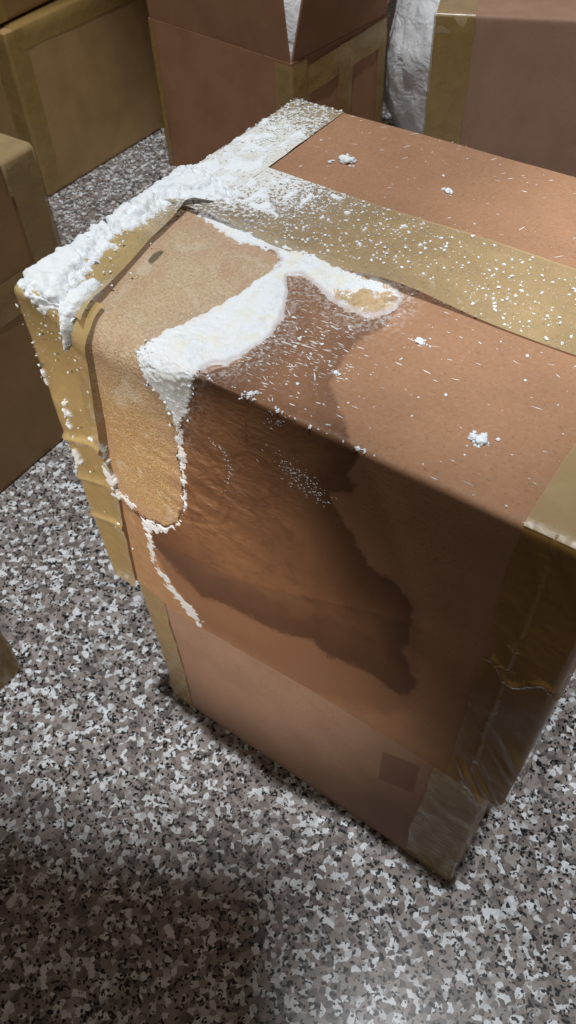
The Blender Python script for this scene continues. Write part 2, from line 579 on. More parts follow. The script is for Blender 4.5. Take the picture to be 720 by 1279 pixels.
LUMP2 = [(79, 386), (88, 372), (104, 360), (124, 355), (128, 363), (109, 388), (97, 400), (92, 428), (87, 436), (82, 406)]
DRIPS = [([(224, 545), (230, 600), (232, 635), (222, 655), (205, 661), (190, 655)], 3.6), ([(180, 650), (188, 672), (192, 700), (215, 735), (235, 760), (250, 779)], 3.4),
         ([(131, 560), (137, 590), (150, 615), (166, 633)], 4.0), ([(43, 430), (50, 455), (60, 480)], 2.6), ([(82, 500), (88, 525), (95, 545)], 2.6), ([(97, 560), (100, 578)], 4.0),
         ([(116, 545), (126, 556)], 2.4), ([(58, 402), (72, 410)], 2.0), ([(183, 652), (196, 660)], 7.0), ([(222, 520), (226, 545)], 3.5), ([(236, 762), (250, 781)], 4.5)]

top = empty('leaking_carton', (0, 0, 0))
tag(top, 'brown cardboard carton with soaked crushed corner and white powder leaking over it', 'carton')

# lid mesh: five faces of a box, welded, dense enough to carry the stain outlines
STEP = 0.0016


def lin(a, b, st=STEP):
    return np.linspace(a, b, int(round((b - a) / st)) + 1)


gx, gy, gz = lin(0, W), lin(0, D), lin(HB, H)
Q, FQ, off = [], [], 0


def add_face(A, B, fn, flip):
    global off
    a, b = np.meshgrid(A, B, indexing='ij')
    q = fn(a, b).reshape(-1, 3)
    Q.append(q)
    FQ.append(grid_faces(len(A), len(B), off, flip))
    off += len(q)


add_face(gx, gy, lambda a, b: np.stack([a, b, 0 * a + H], -1), False)
add_face(gx, gz, lambda a, b: np.stack([a, 0 * a, b], -1), False)
add_face(gx, gz, lambda a, b: np.stack([a, 0 * a + D, b], -1), True)
add_face(gy, gz, lambda a, b: np.stack([0 * a, a, b], -1), True)
add_face(gy, gz, lambda a, b: np.stack([0 * a + W, a, b], -1), False)
Q = np.concatenate(Q)
FQ = np.concatenate(FQ)
_, idx, inv = np.unique(np.round(Q * 1e6).astype(np.int64), axis=0, return_index=True, return_inverse=True)
Q = Q[idx]
FQ = inv.reshape(-1)[FQ]
P, N = lid_pos(Q)
px = to_px(P)
vis = ((N[:, 1] < -0.3) | (N[:, 2] > 0.3)) & (Q[:, 1] < D - 0.001)


def mask(poly, lim=60.0):
    out = np.full(len(P), -lim)
    lo = np.array(poly).min(0) - lim
    hi = np.array(poly).max(0) + lim
    k = vis & (px > lo).all(1) & (px < hi).all(1)
    out[k] = np.clip(sdf(poly, px[k]), -lim, lim)
    return out


wrinkle = np.exp(-(((px[:, 0] - 275) / 75) ** 2 + ((px[:, 1] - 600) / 90) ** 2)) * vis
frost = np.exp(-(((px[:, 0] - 370) / 85) ** 2 + ((px[:, 1] - 430) / 60) ** 2)) * (N[:, 2] > 0.5) + 0.25 * (N[:, 2] > 0.7) - 1.0 * (N[:, 2] < 0.3)
dust_sheen = np.zeros(len(P))
for poly, wd, am in ((PASTE, 22.0, 0.62), (MOUND, 26.0, 0.6)):
    dust_sheen = np.maximum(dust_sheen, am * np.exp(-(np.minimum(mask(poly), 0) / wd) ** 2) * vis)
dust_sheen = dust_sheen * np.where(N[:, 2] > 0.4, 1.0, 0.45)
dust_sheen = np.maximum(dust_sheen, 0.05 * (N[:, 2] > 0.6))  # faint whitening of the whole top, a painted sheen beside the dust
lid = mesh_np('lid', P, FQ, M_LID, top, dict(dust_sheen=dust_sheen, wet=mask(STAIN), damp=mask(DAMP), peel=mask(PEEL), crust=mask(CRUST), hole=mask(HOLE), wrinkle=wrinkle, frost=frost))
lid['label'] = 'telescoping lid, dented and water-stained at its front left'

# cut rim of the lid: thickness turned inwards
per = [(x, 0.0) for x in lin(0, W, 0.003)] + [(W, y) for y in lin(0, D, 0.003)[1:]] + [(x, D) for x in lin(0, W, 0.003)[::-1][1:]] + [(0.0, y) for y in lin(0, D, 0.003)[::-1][1:-1]]
per = np.array([(x, y, HB) for x, y in per])
ro, rn = lid_pos(per)
rn[:, 2] = 0
ri = ro - rn * 0.0045
ru = ri - rn * 0.0065 + np.array([0, 0, 0.05])
n_ = len(per)
ii = np.arange(n_)
jj = (ii + 1) % n_
fr_ = np.concatenate([np.stack([ii, ii + n_, jj + n_, jj], -1), np.stack([ii + n_, ii + 2 * n_, jj + 2 * n_, jj + n_], -1)])
mesh_np('cut_rim', np.concatenate([ro, ri, ru]), fr_, M_EDGE, lid, smooth=False)


# lower body
def soft_box(name, x0, x1, y0, y1, z0, z1, r, mat, parent, warp=0.0, seed=1, step=0.012):
    A = [lin(x0, x1, step), lin(y0, y1, step), lin(z0, z1, step)]
    for i, (a0, a1) in enumerate(((x0, x1), (y0, y1), (z0, z1))):
        A[i] = np.unique(np.concatenate([A[i], [a0 + r * .3, a0 + r * .6, a0 + r, a1 - r, a1 - r * .6, a1 - r * .3]]))
    qs, fs, o_ = [], [], 0
    for ax in range(3):
        u, v = [k for k in range(3) if k != ax]
        for side, val in ((0, (x0, y0, z0)[ax]), (1, (x1, y1, z1)[ax])):
            a, b = np.meshgrid(A[u], A[v], indexing='ij')
            q = np.zeros(a.shape + (3,))
            q[..., u], q[..., v], q[..., ax] = a, b, val
            qs.append(q.reshape(-1, 3))
            fs.append(grid_faces(len(A[u]), len(A[v]), o_, (side == 0) == (ax != 1)))
            o_ += a.size
    q = np.concatenate(qs)
    f = np.concatenate(fs)
    _, ix, iv = np.unique(np.round(q * 1e6).astype(np.int64), axis=0, return_index=True, return_inverse=True)
    q = q[ix]
    f = iv.reshape(-1)[f]
    c = np.stack([np.clip(q[:, 0], x0 + r, x1 - r), np.clip(q[:, 1], y0 + r, y1 - r), np.clip(q[:, 2], z0 + r, z1 - r)], -1)
    d = q - c
    n = d / np.linalg.norm(d, axis=1, keepdims=True)
    p = c + r * n
    if warp:
        g = sstep(z0, z0 + 0.03, q[:, 2])[:, None]
        p = p + n * ((vnoise(q, 7, seed, 2) - 0.5) * warp)[:, None] * g
    return mesh_np(name, p, f, mat, parent)


BI = 0.016
body = soft_box('body', BI, W - BI, BI, D - BI, 0.0, H - 0.06, 0.004, M_CARD, top, 0.006, 21)


# ------------------------------------------------------------------ tapes on the lid
def dustmap(px_, base):
    d = np.exp(-(((px_[..., 0] - 310) / 150) ** 2 + ((px_[..., 1] - 195) / 85) ** 2))
    return base * (0.30 + 0.9 * d)


def sheet(name, q, offv, mat, parent, dust=0.0, posf=lid_pos, label=None):
    nu, nv = q.shape[:2]
    p, n = posf(q, offv)
    at = {}
    at['dust'] = dustmap(to_px(p), dust).ravel()
    o = mesh_np(name, p.reshape(-1, 3), grid_faces(nu, nv), mat, parent, at)
    if label:
        o['label'] = label
    return o


def jag(t, amp, seed):
    return (vnoise(np.stack([t, 0 * t, 0 * t], -1), 30, seed, 3) - 0.5) * 2 * amp


# centre tape: runs along the top and down both ends
TY0, TY1 = 0.1472, 0.2375
a = lin(-0.07, W + 0.07, 0.0025)
v = np.linspace(0, 1, 34)
A, Vv = np.meshgrid(a, v, indexing='ij')
wob = 0.0012 * np.sin(A * 31)
yy = TY0 + (TY1 - TY0) * Vv + wob
q = np.stack([np.clip(A, 0, W), yy, H - np.clip(-A, 0, 1) - np.clip(A - W, 0, 1)], -1)
lift = np.exp(-((A - 0.235) / 0.045) ** 2) * 0.006 + np.exp(-((A - 0.06) / 0.05) ** 2) * 0.004
offv = 0.0012 + lift * np.clip(1 - Vv / 0.35, 0, 1) ** 1.6 + 0.0006 * vnoise(q, 40, 31, 2)
sheet('centre_tape', q, offv, M_TAPE_TOP, lid, 0.70, label='dusty buff tape along the middle of the lid')

# tape over the upper left edge, its inner border peeled away in front
b = lin(0.0, D, 0.0022)
v = np.linspace(0, 1, 44)
B, Vv = np.meshgrid(b, v, indexing='ij')
inner = np.interp(b, [0.0, 0.027, 0.052, 0.10, 0.15, 0.165, 0.20, 0.36], [0.066, 0.062, 0.056, 0.047, 0.040, 0.052, 0.0556, 0.0565]) + jag(b, 0.0012, 41)
A = -0.045 + (inner[:, None] + 0.045) * Vv
q = np.stack([np.clip(A, 0, 1), B, H - np.clip(-A, 0, 1)], -1)
lf = np.interp(b, [0, 0.02, 0.06, 0.13, 0.155, 0.17, 0.36], [0.009, 0.008, 0.004, 0.005, 0.009, 0.001, 0.0])
offv = 0.0006 + lf[:, None] * np.clip((A - inner[:, None] + 0.02) / 0.02, 0, 1) ** 1.5 * (A > 0) + 0.001 * vnoise(q, 45, 42, 2)
sheet('upper_edge_tape', q, offv, M_TAPE_EDGE, lid, 0.72, label='golden tape folded over the upper left edge, peeling')

# tape down the front left corner
s = lin(-0.012, HF + 0.022, 0.0022)
S, Vv = np.meshgrid(s, v, indexing='ij')
inner = np.interp(s, [-0.01, 0.012, 0.145, 0.205, 0.25, 0.31, 0.345, 0.37], [0.034, 0.038, 0.058, 0.056, 0.064, 0.070, 0.073, 0.070]) + jag(s, 0.0014, 51)
A = -0.05 + (inner[:, None] + 0.05) * Vv
ax = np.clip(A, 0, 1)
q = front_top(ax, S)
q[..., 1] += np.where(S < HF, np.clip(-A, 0, 1), 0)
lf = np.interp(s, [0, 0.10, 0.19, 0.215, 0.26, 0.30, 0.36], [0.001, 0.001, 0.0015, 0.006, 0.006, 0.004, 0.003])
crk = (vnoise(np.stack([A * 0.35, S, 0 * S], -1), 26, 52, 3) - 0.5)
offv = 0.0018 + lf[:, None] * np.clip((A - inner[:, None] + 0.022) / 0.022, 0, 1) ** 1.4 * (A > 0) + 0.005 * np.clip(crk, 0, 1) * (A > -0.04)
# folds across the strip
for s0, amp in ((0.205, 0.0035), (0.155, 0.003), (0.10, 0.0025)):
    offv = offv + amp * np.exp(-((S - s0 - 0.35 * (A - 0.03)) / 0.004) ** 2)
sheet('corner_tape', q, offv, M_TAPE_EDGE, lid, 0.12, label='crinkled golden tape down the front left corner')

# tape on the right: down the front and over the top
s = lin(-0.008, HF + 0.003, 0.002)
v = np.linspace(0, 1, 64)
S, Vv = np.meshgrid(s, v, indexing='ij')
inner = 0.399 + jag(s, 0.0012, 61) + 0.006 * (s > 0.21) * (s < 0.235)
A = inner[:, None] + (W + 0.05 - inner[:, None]) * Vv
q = front_top(np.clip(A, 0, W), S)
q[..., 1] += np.clip(A - W, 0, 1)
crk = vnoise(np.stack([A * 1.0 + S * 0.35, S * 0.28, 0 * S], -1), 48, 62, 3) - 0.5
low_ = 1 - sstep(0.02, 0.16, S)
crk2 = 0.5 - np.abs(vnoise(np.stack([A * 1.0 + S * 0.55, S * 0.20, 0 * S], -1), 95, 65, 2) - 0.5) * 2
offv = 0.0012 + 0.012 * np.clip(crk, 0, 1) * low_ + 0.003 * np.clip(crk, 0, 1) + 0.006 * np.clip(crk2 - 0.2, 0, 1) * low_ * sstep(0.40, 0.425, A)
offv = offv + 0.0016 * (np.abs(S - 0.205 - 0.010 * np.sin(A * 160)) < 0.0022) * (A > 0.405) + 0.0012 * (np.abs(A - 0.417) < 0.0015)
sheet('front_right_tape', q, offv, M_TAPE_CLEAR, lid, 0.0, label='wrinkled translucent brown tape down the front right corner')
b = lin(0.0, D, 0.004)
v = np.linspace(0, 1, 24)
B, Vv = np.meshgrid(b, v, indexing='ij')
inner = 0.399 + jag(b, 0.0012, 71)
A = inner[:, None] + (W + 0.045 - inner[:, None]) * Vv
q = np.stack([np.clip(A, 0, W), B, H - np.clip(A - W, 0, 1)], -1)
sheet('upper_right_tape', q, 0.0022 + 0.001 * vnoise(q, 45, 72, 2), M_TAPE_TOP, lid, 0.25, label='buff tape over the upper right edge')


# tapes on the body
def body_pos(q, off=0.0):
    r = 0.004
    q = np.asarray(q, float)
    c = np.stack([np.clip(q[..., 0], BI + r, W - BI - r), np.clip(q[..., 1], BI + r, D - BI - r), q[..., 2]], -1)
    d = q - c
    n = d / np.maximum(np.linalg.norm(d, axis=-1, keepdims=True), 1e-9)
    g = sstep(0.0, 0.03, q[..., 2])
    w = (vnoise(q, 7, 21, 2) - 0.5) * 0.006 * g
    return c + (r + off + w)[..., None] * n, n


def wrap_body(name, x0, x1, z0, z1, mat, corner, seed, amp, label):
    zz = lin(z0, z1, 0.004)
    v = np.linspace(0, 1, 30)
    Z, Vv = np.meshgrid(zz, v, indexing='ij')
    if corner == 'left':
        inner = x1 + jag(zz, 0.002, seed)
        A = x0 + (inner[:, None] - x0) * Vv
        q = np.stack([np.clip(A, BI, 1), BI + np.clip(BI - A, 0, 1), Z], -1)
    else:
        inner = x0 + jag(zz, 0.002, seed) + np.interp(zz, [0, 0.09, 0.16, 0.30], [0.004, 0.0, 0.006, 0.010])
        A = inner[:, None] + (x1 - inner[:, None]) * Vv
        q = np.stack([np.clip(A, 0, W - BI), BI + np.clip(A - (W - BI), 0, 1), Z], -1)
    n = vnoise(np.stack([A + 0.4 * Z, Z * 0.5, 0 * Z], -1), 45, seed + 1, 3) - 0.5
    return sheet(name, q, 0.001 + amp * np.clip(n, 0, 1), mat, body, 0.0, body_pos, label)


wrap_body('body_corner_tape', BI - 0.05, 0.052, 0.004, 0.33, M_TAPE_GREY, 'left', 81, 0.010, 'clear greyish tape on the left corner under the lid')
wrap_body('body_corner_tape', 0.375, W - BI + 0.05, 0.004, 0.33, M_TAPE_GREY, 'right', 86, 0.010, 'greyish tape on the right corner under the lid')
# square remnant of film near the rim
zz = np.linspace(0.165, 0.235, 14)
xx = np.linspace(0.330, 0.370, 14)
X_, Z_ = np.meshgrid(xx, zz, indexing='ij')
t_ = NT('faded_film_patch')
t_.fin((0.20, 0.085, 0.06), 0.45, None, 0.3, 0.30)
sheet('film_patch', np.stack([X_, 0 * X_ + BI, Z_ + 0.42 * (X_ - 0.335)], -1), 0.0012 + 0 * X_, t_.mat, body, 0, body_pos, 'small square film remnant low on the front')

# ------------------------------------------------------------------ powder on the carton (uncountable: stuff)
gxp = lin(0.0, W, 0.0010)
gsp = lin(0.0, HF + D, 0.0010)
XX, SS = np.meshgrid(gxp, gsp, indexing='ij')
QQ = front_top(XX, SS).reshape(-1, 3)
PB, NB = lid_pos(QQ)
pxq = to_px(PB)
NU, NV = XX.shape


def region(poly, lim=40.0):
    out = np.full(len(QQ), -lim)
    lo = np.array(poly).min(0) - lim
    hi = np.array(poly).max(0) + lim
    k = (pxq > lo).all(1) & (pxq < hi).all(1)
    out[k] = np.clip(sdf(poly, pxq[k]), -lim, lim)
    return out


def height_mesh(name, hgt, mat, attrs, base=0.001, jitter=0.0004):
    """keeps the cells where powder lies and drops their border onto the carton"""
    h = hgt.reshape(NU, NV)
    on = h > 0
    cell = (on[:-1, :-1].astype(int) + on[1:, :-1] + on[:-1, 1:] + on[1:, 1:]) >= 1
    i, j = np.nonzero(cell)
    f = np.stack([i * NV + j, (i + 1) * NV + j, (i + 1) * NV + j + 1, i * NV + j + 1], -1)
    used, iv = np.unique(f, return_inverse=True)
    f = iv.reshape(f.shape)
    hh = hgt[used]
    o_ = np.where(hh > 0, hh + base, -0.0004)
    p, n = lid_pos(QQ[used], o_)
    jit = (np.stack([vnoise(p, 700, 90 + k) for k in range(3)], -1) - 0.5) * jitter
    p = p + jit * (hh > 0)[:, None]
    return mesh_np(name, p, f, mat, None, {k: a_[used] for k, a_ in attrs.items()})


n_lo = vnoise(QQ, 55, 101, 3)
n_mid = vnoise(QQ, 170, 102, 3)
n_hi = vnoise(QQ, 420, 103, 2)
# mound on the upper left edge
sd1 = region(MOUND) + (n_mid - 0.5) * 14 + (n_hi - 0.5) * 8
sd2 = region(LUMP2) + (n_mid - 0.5) * 4
h1 = np.where(sd1 > 0, 0.0008 + 0.0060 * sstep(0, 18, sd1) * (0.2 + 1.3 * n_lo) + 0.0026 * (n_mid - 0.42) * sstep(0, 8, sd1) + 0.0011 * (n_hi - 0.45) * sstep(0, 5, sd1), 0)
h2 = np.where(sd2 > 0, 0.0035 + 0.0045 * sstep(0, 6, sd2) * (0.4 + 0.8 * n_lo) + 0.002 * (n_mid - 0.5) + 0.0016 * (n_hi - 0.5), 0)
crack = np.abs(vnoise(QQ, 42, 107, 2) - 0.5)
hm = np.maximum(np.maximum(h1, 0) - 0.004 * (crack < 0.022) * (sd1 > 6), np.maximum(h2, 0))
hm = np.where(hm > 0, np.maximum(hm, 0.0006), 0)
zero = np.zeros(len(QQ))
mo = height_mesh('powder_mound', hm, M_POWDER, {}, 0.0015)
tag(mo, 'thick bank of white powder heaped along the upper left edge of the carton', 'powder', kind='stuff')
# damp paste across the crushed edge
upper_side = 1 - sstep(235, 262, pxq[:, 0]) * sstep(330, 350, pxq[:, 1])
sd3 = region(PASTE) + (n_lo - 0.5) * 6 + (n_mid - 0.5) * 6 + (n_hi - 0.5) * 9 * upper_side
tint = np.maximum(region(TINT[:3] + [(500, 370), (470, 356), (440, 346), (425, 338)]), region([(412, 372), (450, 366), (503, 374), (503, 382), (466, 399), (438, 391)]))
rimv = np.clip(1.25 - np.abs(sd3 - 1.8) / 3.4, 0, 1) * (sstep(330, 352, pxq[:, 0]) + sstep(350, 470, pxq[:, 1]) * sstep(230, 250, pxq[:, 0])).clip(0, 1)
body_h = 0.0024 * sstep(3, 22, sd3) * (0.3 + 1.1 * n_lo) + 0.0018 * (n_mid - 0.42) * sstep(4, 12, sd3) + 0.0011 * (n_hi - 0.45) * sstep(3, 8, sd3)
body_h = body_h + 0.0065 * np.clip(vnoise(QQ, 300, 109, 2) - 0.35, 0, 1) * sstep(-2, 3, tint) * sstep(2, 6, sd3)
h3 = np.where(sd3 > 0, 0.0009 + np.maximum(body_h, 0), 0)
pa = height_mesh('powder_paste', h3, M_PASTE, dict(tint=tint, rim=rimv), 0.0002)
tag(pa, 'damp white powder paste with tan crumbs spread across the crushed top edge', 'powder', kind='stuff')
# thin drips and rims
hd = np.zeros(len(QQ))
for pts, w in DRIPS:
    lo = np.array(pts).min(0) - 12
    hi = np.array(pts).max(0) + 12
    k = np.nonzero((pxq > lo).all(1) & (pxq < hi).all(1))[0]
    d_ = w * (-0.55 + 2.1 * n_lo[k]) - sd_line(pts, pxq[k]) * 0.8 + (n_mid[k] - 0.5) * 9.0 + (n_hi[k] - 0.5) * 6
    hd[k] = np.maximum(hd[k], np.where(d_ > 0, 0.0001 + 0.0005 * sstep(0, 5, d_) * (0.2 + n_hi[k]), 0))
left_tape = (QQ[:, 0] < 0.062) & (QQ[:, 1] <= 0.001)
dr = height_mesh('powder_drips', np.where(left_tape & (hd > 0), hd + 0.0032, hd), M_PASTE, dict(tint=zero - 40, rim=zero + 0.35), 0.0003, 0.0003)
tag(dr, 'thin white powder trails running down the crusted front corner', 'powder', kind='stuff')
# caked dusting on the tape behind the mound
DUSTZ = [(230, 215), (300, 165), (367, 128), (426, 146), (335, 208), (420, 240), (520, 285), (640, 330), (700, 345), (700, 400), (600, 385), (500, 345), (400, 305), (330, 280), (280, 256)]
sd4 = region(DUSTZ)
den = np.clip(np.exp(-(((pxq[:, 0] - 290) / 105) ** 2 + ((pxq[:, 1] - 205) / 70) ** 2)) * 1.0 + 0.16, 0, 1) * sstep(-2, 10, sd4)
pn = vnoise(QQ, 130, 105, 4)
thr = 0.80 - 0.33 * den
h4 = np.where((pn > thr) & (NB[:, 2] > 0.6) & (sd4 > -2), 0.0006 + 0.006 * (pn - thr) + 0.0008 * n_hi, 0)
du = height_mesh('powder_dusting', h4, M_POWDER, {}, 0.0012)
tag(du, 'patchy caked white powder dusting over the tape at the back corner', 'powder', kind='stuff')

# loose crumbs: thousands of small irregular grains in one mesh
ico = bmesh.new()
bmesh.ops.create_icosphere(ico, subdivisions=1, radius=1)
ICO_V = np.array([v_.co[:] for v_ in ico.verts])
ICO_F = np.array([[v_.index for v_ in f_.verts] for f_ in ico.faces])
ico.free()


def grains(name, specs, mat):
    """specs: list of (position, normal, direction, (length, width, height))"""
    Vs, Fs = [], []
    for i, (p, n, dr_, sz) in enumerate(specs):
        n = np.array(n) / np.linalg.norm(n)
        t1 = np.array(dr_) - n * np.dot(dr_, n)
        t1 /= np.linalg.norm(t1)
        t2 = np.cross(n, t1)
        v_ = ICO_V * (1 + 1.0 * (RNG.random((len(ICO_V), 1)) - 0.5))
        v_ = v_[:, :1] * t1 * sz[0] + v_[:, 1:2] * t2 * sz[1] + v_[:, 2:] * n * sz[2]
        Vs.append(v_ + p + n * sz[2] * 0.4)
        Fs.append(ICO_F + i * len(ICO_V))
    return mesh_np(name, np.concatenate(Vs), np.concatenate(Fs), mat, smooth=False)


def sample(n, fden, xr, sr):
    out = []
    while len(out) < n:
        k = 6000
        x = RNG.uniform(xr[0], xr[1], k)
        s_ = RNG.uniform(sr[0], sr[1], k)
        q_ = front_top(x, s_)
        p_, nn = lid_pos(q_, 0.0)
        d_ = fden(to_px(p_), q_)
        for i in np.nonzero(RNG.random(k) < d_)[0]:
            out.append((q_[i], nn[i], p_[i]))
    return out[:n]


def d_tape(pp, q_):
    on = (q_[:, 1] > TY0 + 0.002) & (q_[:, 1] < TY1 - 0.001)
    edge_ = (q_[:, 0] < 0.055) & (q_[:, 1] > 0.17)
    near = np.exp(-((pp[:, 0] - 300) / 260) ** 2)
    return np.where(on, 0.30 + 0.6 * near, np.where(edge_, 0.9, 0.0))


def d_card(pp, q_):
    onp = (q_[:, 2] > H - 1e-4) & ~((q_[:, 1] > TY0) & (q_[:, 1] < TY1)) & (q_[:, 0] > 0.06)
    near = np.exp(-(((pp[:, 0] - 375) / 80) ** 2 + ((pp[:, 1] - 440) / 50) ** 2))
    clear = sdf(CRUST, pp) < 2
    return np.where(onp & clear, 0.06 + 0.94 * near, 0)


def d_front(pp, q_):
    f1 = np.exp(-(((pp[:, 0] - 378 + (600 - pp[:, 1]) * 0.9) / 14) ** 2 + ((pp[:, 1] - 600) / 22) ** 2))
    f2 = np.exp(-(((pp[:, 0] - 345) / 9) ** 2 + ((pp[:, 1] - 525) / 12) ** 2)) * 0.6
    f3 = np.exp(-((np.hypot(pp[:, 0] - 245, pp[:, 1] - 590) - 42) / 2.5) ** 2) * (pp[:, 0] > 262) * (pp[:, 1] < 615) * 0.8
    return (f1 + f2 + f3) * (q_[:, 1] < 0.001) * 0.8


def d_left(pp, q_):
    on = (q_[:, 0] < 0.062) & ((q_[:, 1] < 0.14))
    return np.where(on, 0.05 + 0.9 * np.exp(-((pp[:, 1] - 400) / 60) ** 2), 0)


sp_ = []
for q_, n_n, p_ in sample(3600, d_tape, (0.0, W), (HF + 0.14, HF + D)):
    z_ = 0.00022 + 0.0011 * RNG.random() ** 5
    sp_.append((p_ + n_n * 0.0014, n_n, RNG.normal(size=3), (z_ * 1.3, z_, z_ * 0.7)))
for q_, n_n, p_ in sample(640, d_card, (0.06, W), (HF, HF + D)):
    z_ = 0.00018 + 0.0010 * RNG.random() ** 5
    if RNG.random() < 0.62:
        ang = (0.0 if q_[1] < TY0 else 0.75) + RNG.normal() * 0.3
        sp_.append((p_, n_n, (math.cos(ang), math.sin(ang), 0), (0.0008 + 0.0036 * RNG.random() ** 3, 0.00014 + 0.00026 * RNG.random(), 0.00014)))
    else:
        sp_.append((p_, n_n, RNG.normal(size=3), (z_ * 1.3, z_, z_ * 0.7)))
for q_, n_n, p_ in sample(220, d_front, (0.05, 0.4), (0.0, HF)):
    z_ = 0.00016 + 0.00028 * RNG.random()
    sp_.append((p_, n_n, RNG.normal(size=3), (z_ * 2.6, z_ * 0.7, z_ * 0.3)))
for q_, n_n, p_ in sample(110, d_left, (0.0, 0.07), (0.0, HF + 0.14)):
    z_ = 0.00035 + 0.0009 * RNG.random() ** 3
    sp_.append((p_ + n_n * 0.0045, n_n, RNG.normal(size=3), (z_ * 1.3, z_, z_ * 0.7)))
def d_border(pp, q_):
    a_ = sdf(MOUND, pp)
    b_ = sdf(PASTE, pp)
    return np.exp(-(a_ / 9) ** 2) + 0.7 * np.exp(-(b_ / 6) ** 2) * (pp[:, 0] < 250)


for q_, n_n, p_ in sample(1000, d_border, (0.0, 0.3), (HF - 0.08, HF + 0.22)):
    z_ = 0.00015 + 0.0011 * RNG.random() ** 8
    sp_.append((p_ + n_n * 0.0012, n_n, RNG.normal(size=3), (z_ * 1.3, z_, z_ * 0.8)))
# a seam of crumbs caught on the front top edge
for _ in range(16):
    x_ = RNG.uniform(0.20, 0.31)
    q_ = np.array([[x_, 0.0, H - 0.0005]])
    p_, n_n = lid_pos(q_)
    z_ = RNG.uniform(0.0004, 0.0013)
    sp_.append((p_[0], n_n[0], RNG.normal(size=3), (z_ * 1.4, z_, z_ * 0.7)))
gr_ = grains('powder_crumbs', sp_, M_POWDER)
tag(gr_, 'tiny loose white powder crumbs and flecks scattered over the carton top', 'powder', kind='stuff')


# single lumps that can be picked out
def lump(name, pos, nrm, r, seed, elong, mat, label, cat, group):
    rg = np.random.default_rng(seed)
    Vs, Fs = [], []
    bm_ = bmesh.new()
    bmesh.ops.create_icosphere(bm_, subdivisions=3, radius=1)
    iv = np.array([v_.co[:] for v_ in bm_.verts])
    if_ = np.array([[v_.index for v_ in f_.verts] for f_ in bm_.faces])
    bm_.free()
    for k in range(14):
        rr = r * (0.62 if k == 0 else 0.45 if k < 3 else rg.uniform(0.07, 0.22))
        sp2 = 0.0 if k == 0 else 0.55 if k < 3 else 0.85
        c_ = np.array([rg.normal() * r * sp2 * elong * 0.8, rg.normal() * r * sp2 * 0.55, rr * 0.3])
        v_ = iv * rr
        v_ = v_ * (1 + 1.5 * (vnoise(v_ + k * 3.1 + seed, 2.6 / rr, seed + k, 3) - 0.5))[:, None]
        v_[:, 0] *= 1 + 0.3 * (elong - 1)
        v_[:, 2] *= 0.7
        Vs.append(v_ + c_)
        Fs.append(if_ + k * len(iv))
    o = mesh_np(name, np.concatenate(Vs), np.concatenate(Fs), mat)
    o.location = tuple(pos)
    o.rotation_euler = (0, 0, rg.uniform(-0.6, 0.9))
    return tag(o, label, cat, group)


for i, (x_, y_, r_, el, lb) in enumerate([
        (432, 200, 0.0075, 1.5, 'largest jagged white powder lump, on bare cardboard near the back edge'),
        (560, 237, 0.0042, 1.0, 'small rounded white lump alone on bare cardboard behind the centre tape'),
        (527, 424, 0.0040, 1.1, 'small white lump on cardboard just in front of the centre tape'),
        (600, 551, 0.0056, 1.3, 'crumbly white lump on dry cardboard near the right front edge'),
        (420, 461, 0.0027, 1.0, 'tiny white lump beside the wet stain boundary on the top'),
        (312, 490, 0.0034, 1.4, 'white crumb cluster at the crushed edge below the paste')]):
    pz = at_z(x_, y_, H)
    pp, _n = lid_pos(np.array([[pz[0], max(pz[1], 0.004), H]]))
    lump('powder_lump', pp[0], (0, 0, 1), r_, 200 + i, el, M_POWDER, lb, 'powder lump', 'powder lumps on the carton top')
for i, (x_, y_, r_, lb) in enumerate([
        (168, 845, 0.0050, 'white flake on the granite floor left of the carton base'),
        (168, 823, 0.0034, 'smaller white flake on the granite floor just behind the larger one'),
        (94, 845, 0.0022, 'tiny white crumb on the floor between the cartons'),
        (180, 1221, 0.0055, 'pale crumb on the shaded floor near the bottom of the picture')]):
    pz = at_z(x_, y_, 0)
    lump('floor_crumb', pz, (0, 0, 1), r_, 300 + i, 1.1, M_POWDER, lb, 'crumb', 'powder crumbs on the floor')


# ------------------------------------------------------------------ cartons around
def tape_strip(name, parent, pts, width_dir, w, mat, seed, amp=0.0012, off=0.0012, label=None):
    """a strip that follows a polyline of (point, outward normal)"""
    P0 = [np.array(p_, float) for p_, _ in pts]
    N0 = [np.array(n_, float) for _, n_ in pts]
    rows, nr = [], []
    for k in range(len(P0) - 1):
        m_ = max(2, int(np.linalg.norm(P0[k + 1] - P0[k]) / 0.012))
        for t in np.linspace(0, 1, m_, endpoint=(k == len(P0) - 2)):
            rows.append(P0[k] * (1 - t) + P0[k + 1] * t)
            nn = N0[k] * (1 - t) + N0[k + 1] * t
            nr.append(nn / np.linalg.norm(nn))
    rows, nr = np.array(rows), np.array(nr)
    v_ = np.linspace(-0.5, 0.5, 8)
    q_ = rows[:, None, :] + np.array(width_dir)[None, None, :] * (v_ * w)[None, :, None]
    h_ = off + amp * (vnoise(q_ * np.array([1, 1, 1]), 40, seed, 3))
    p_ = q_ + nr[:, None, :] * h_[..., None]
    o = mesh_np(name, p_.reshape(-1, 3), grid_faces(len(rows), len(v_)), mat, parent)
    if label:
        o['label'] = label
    return o


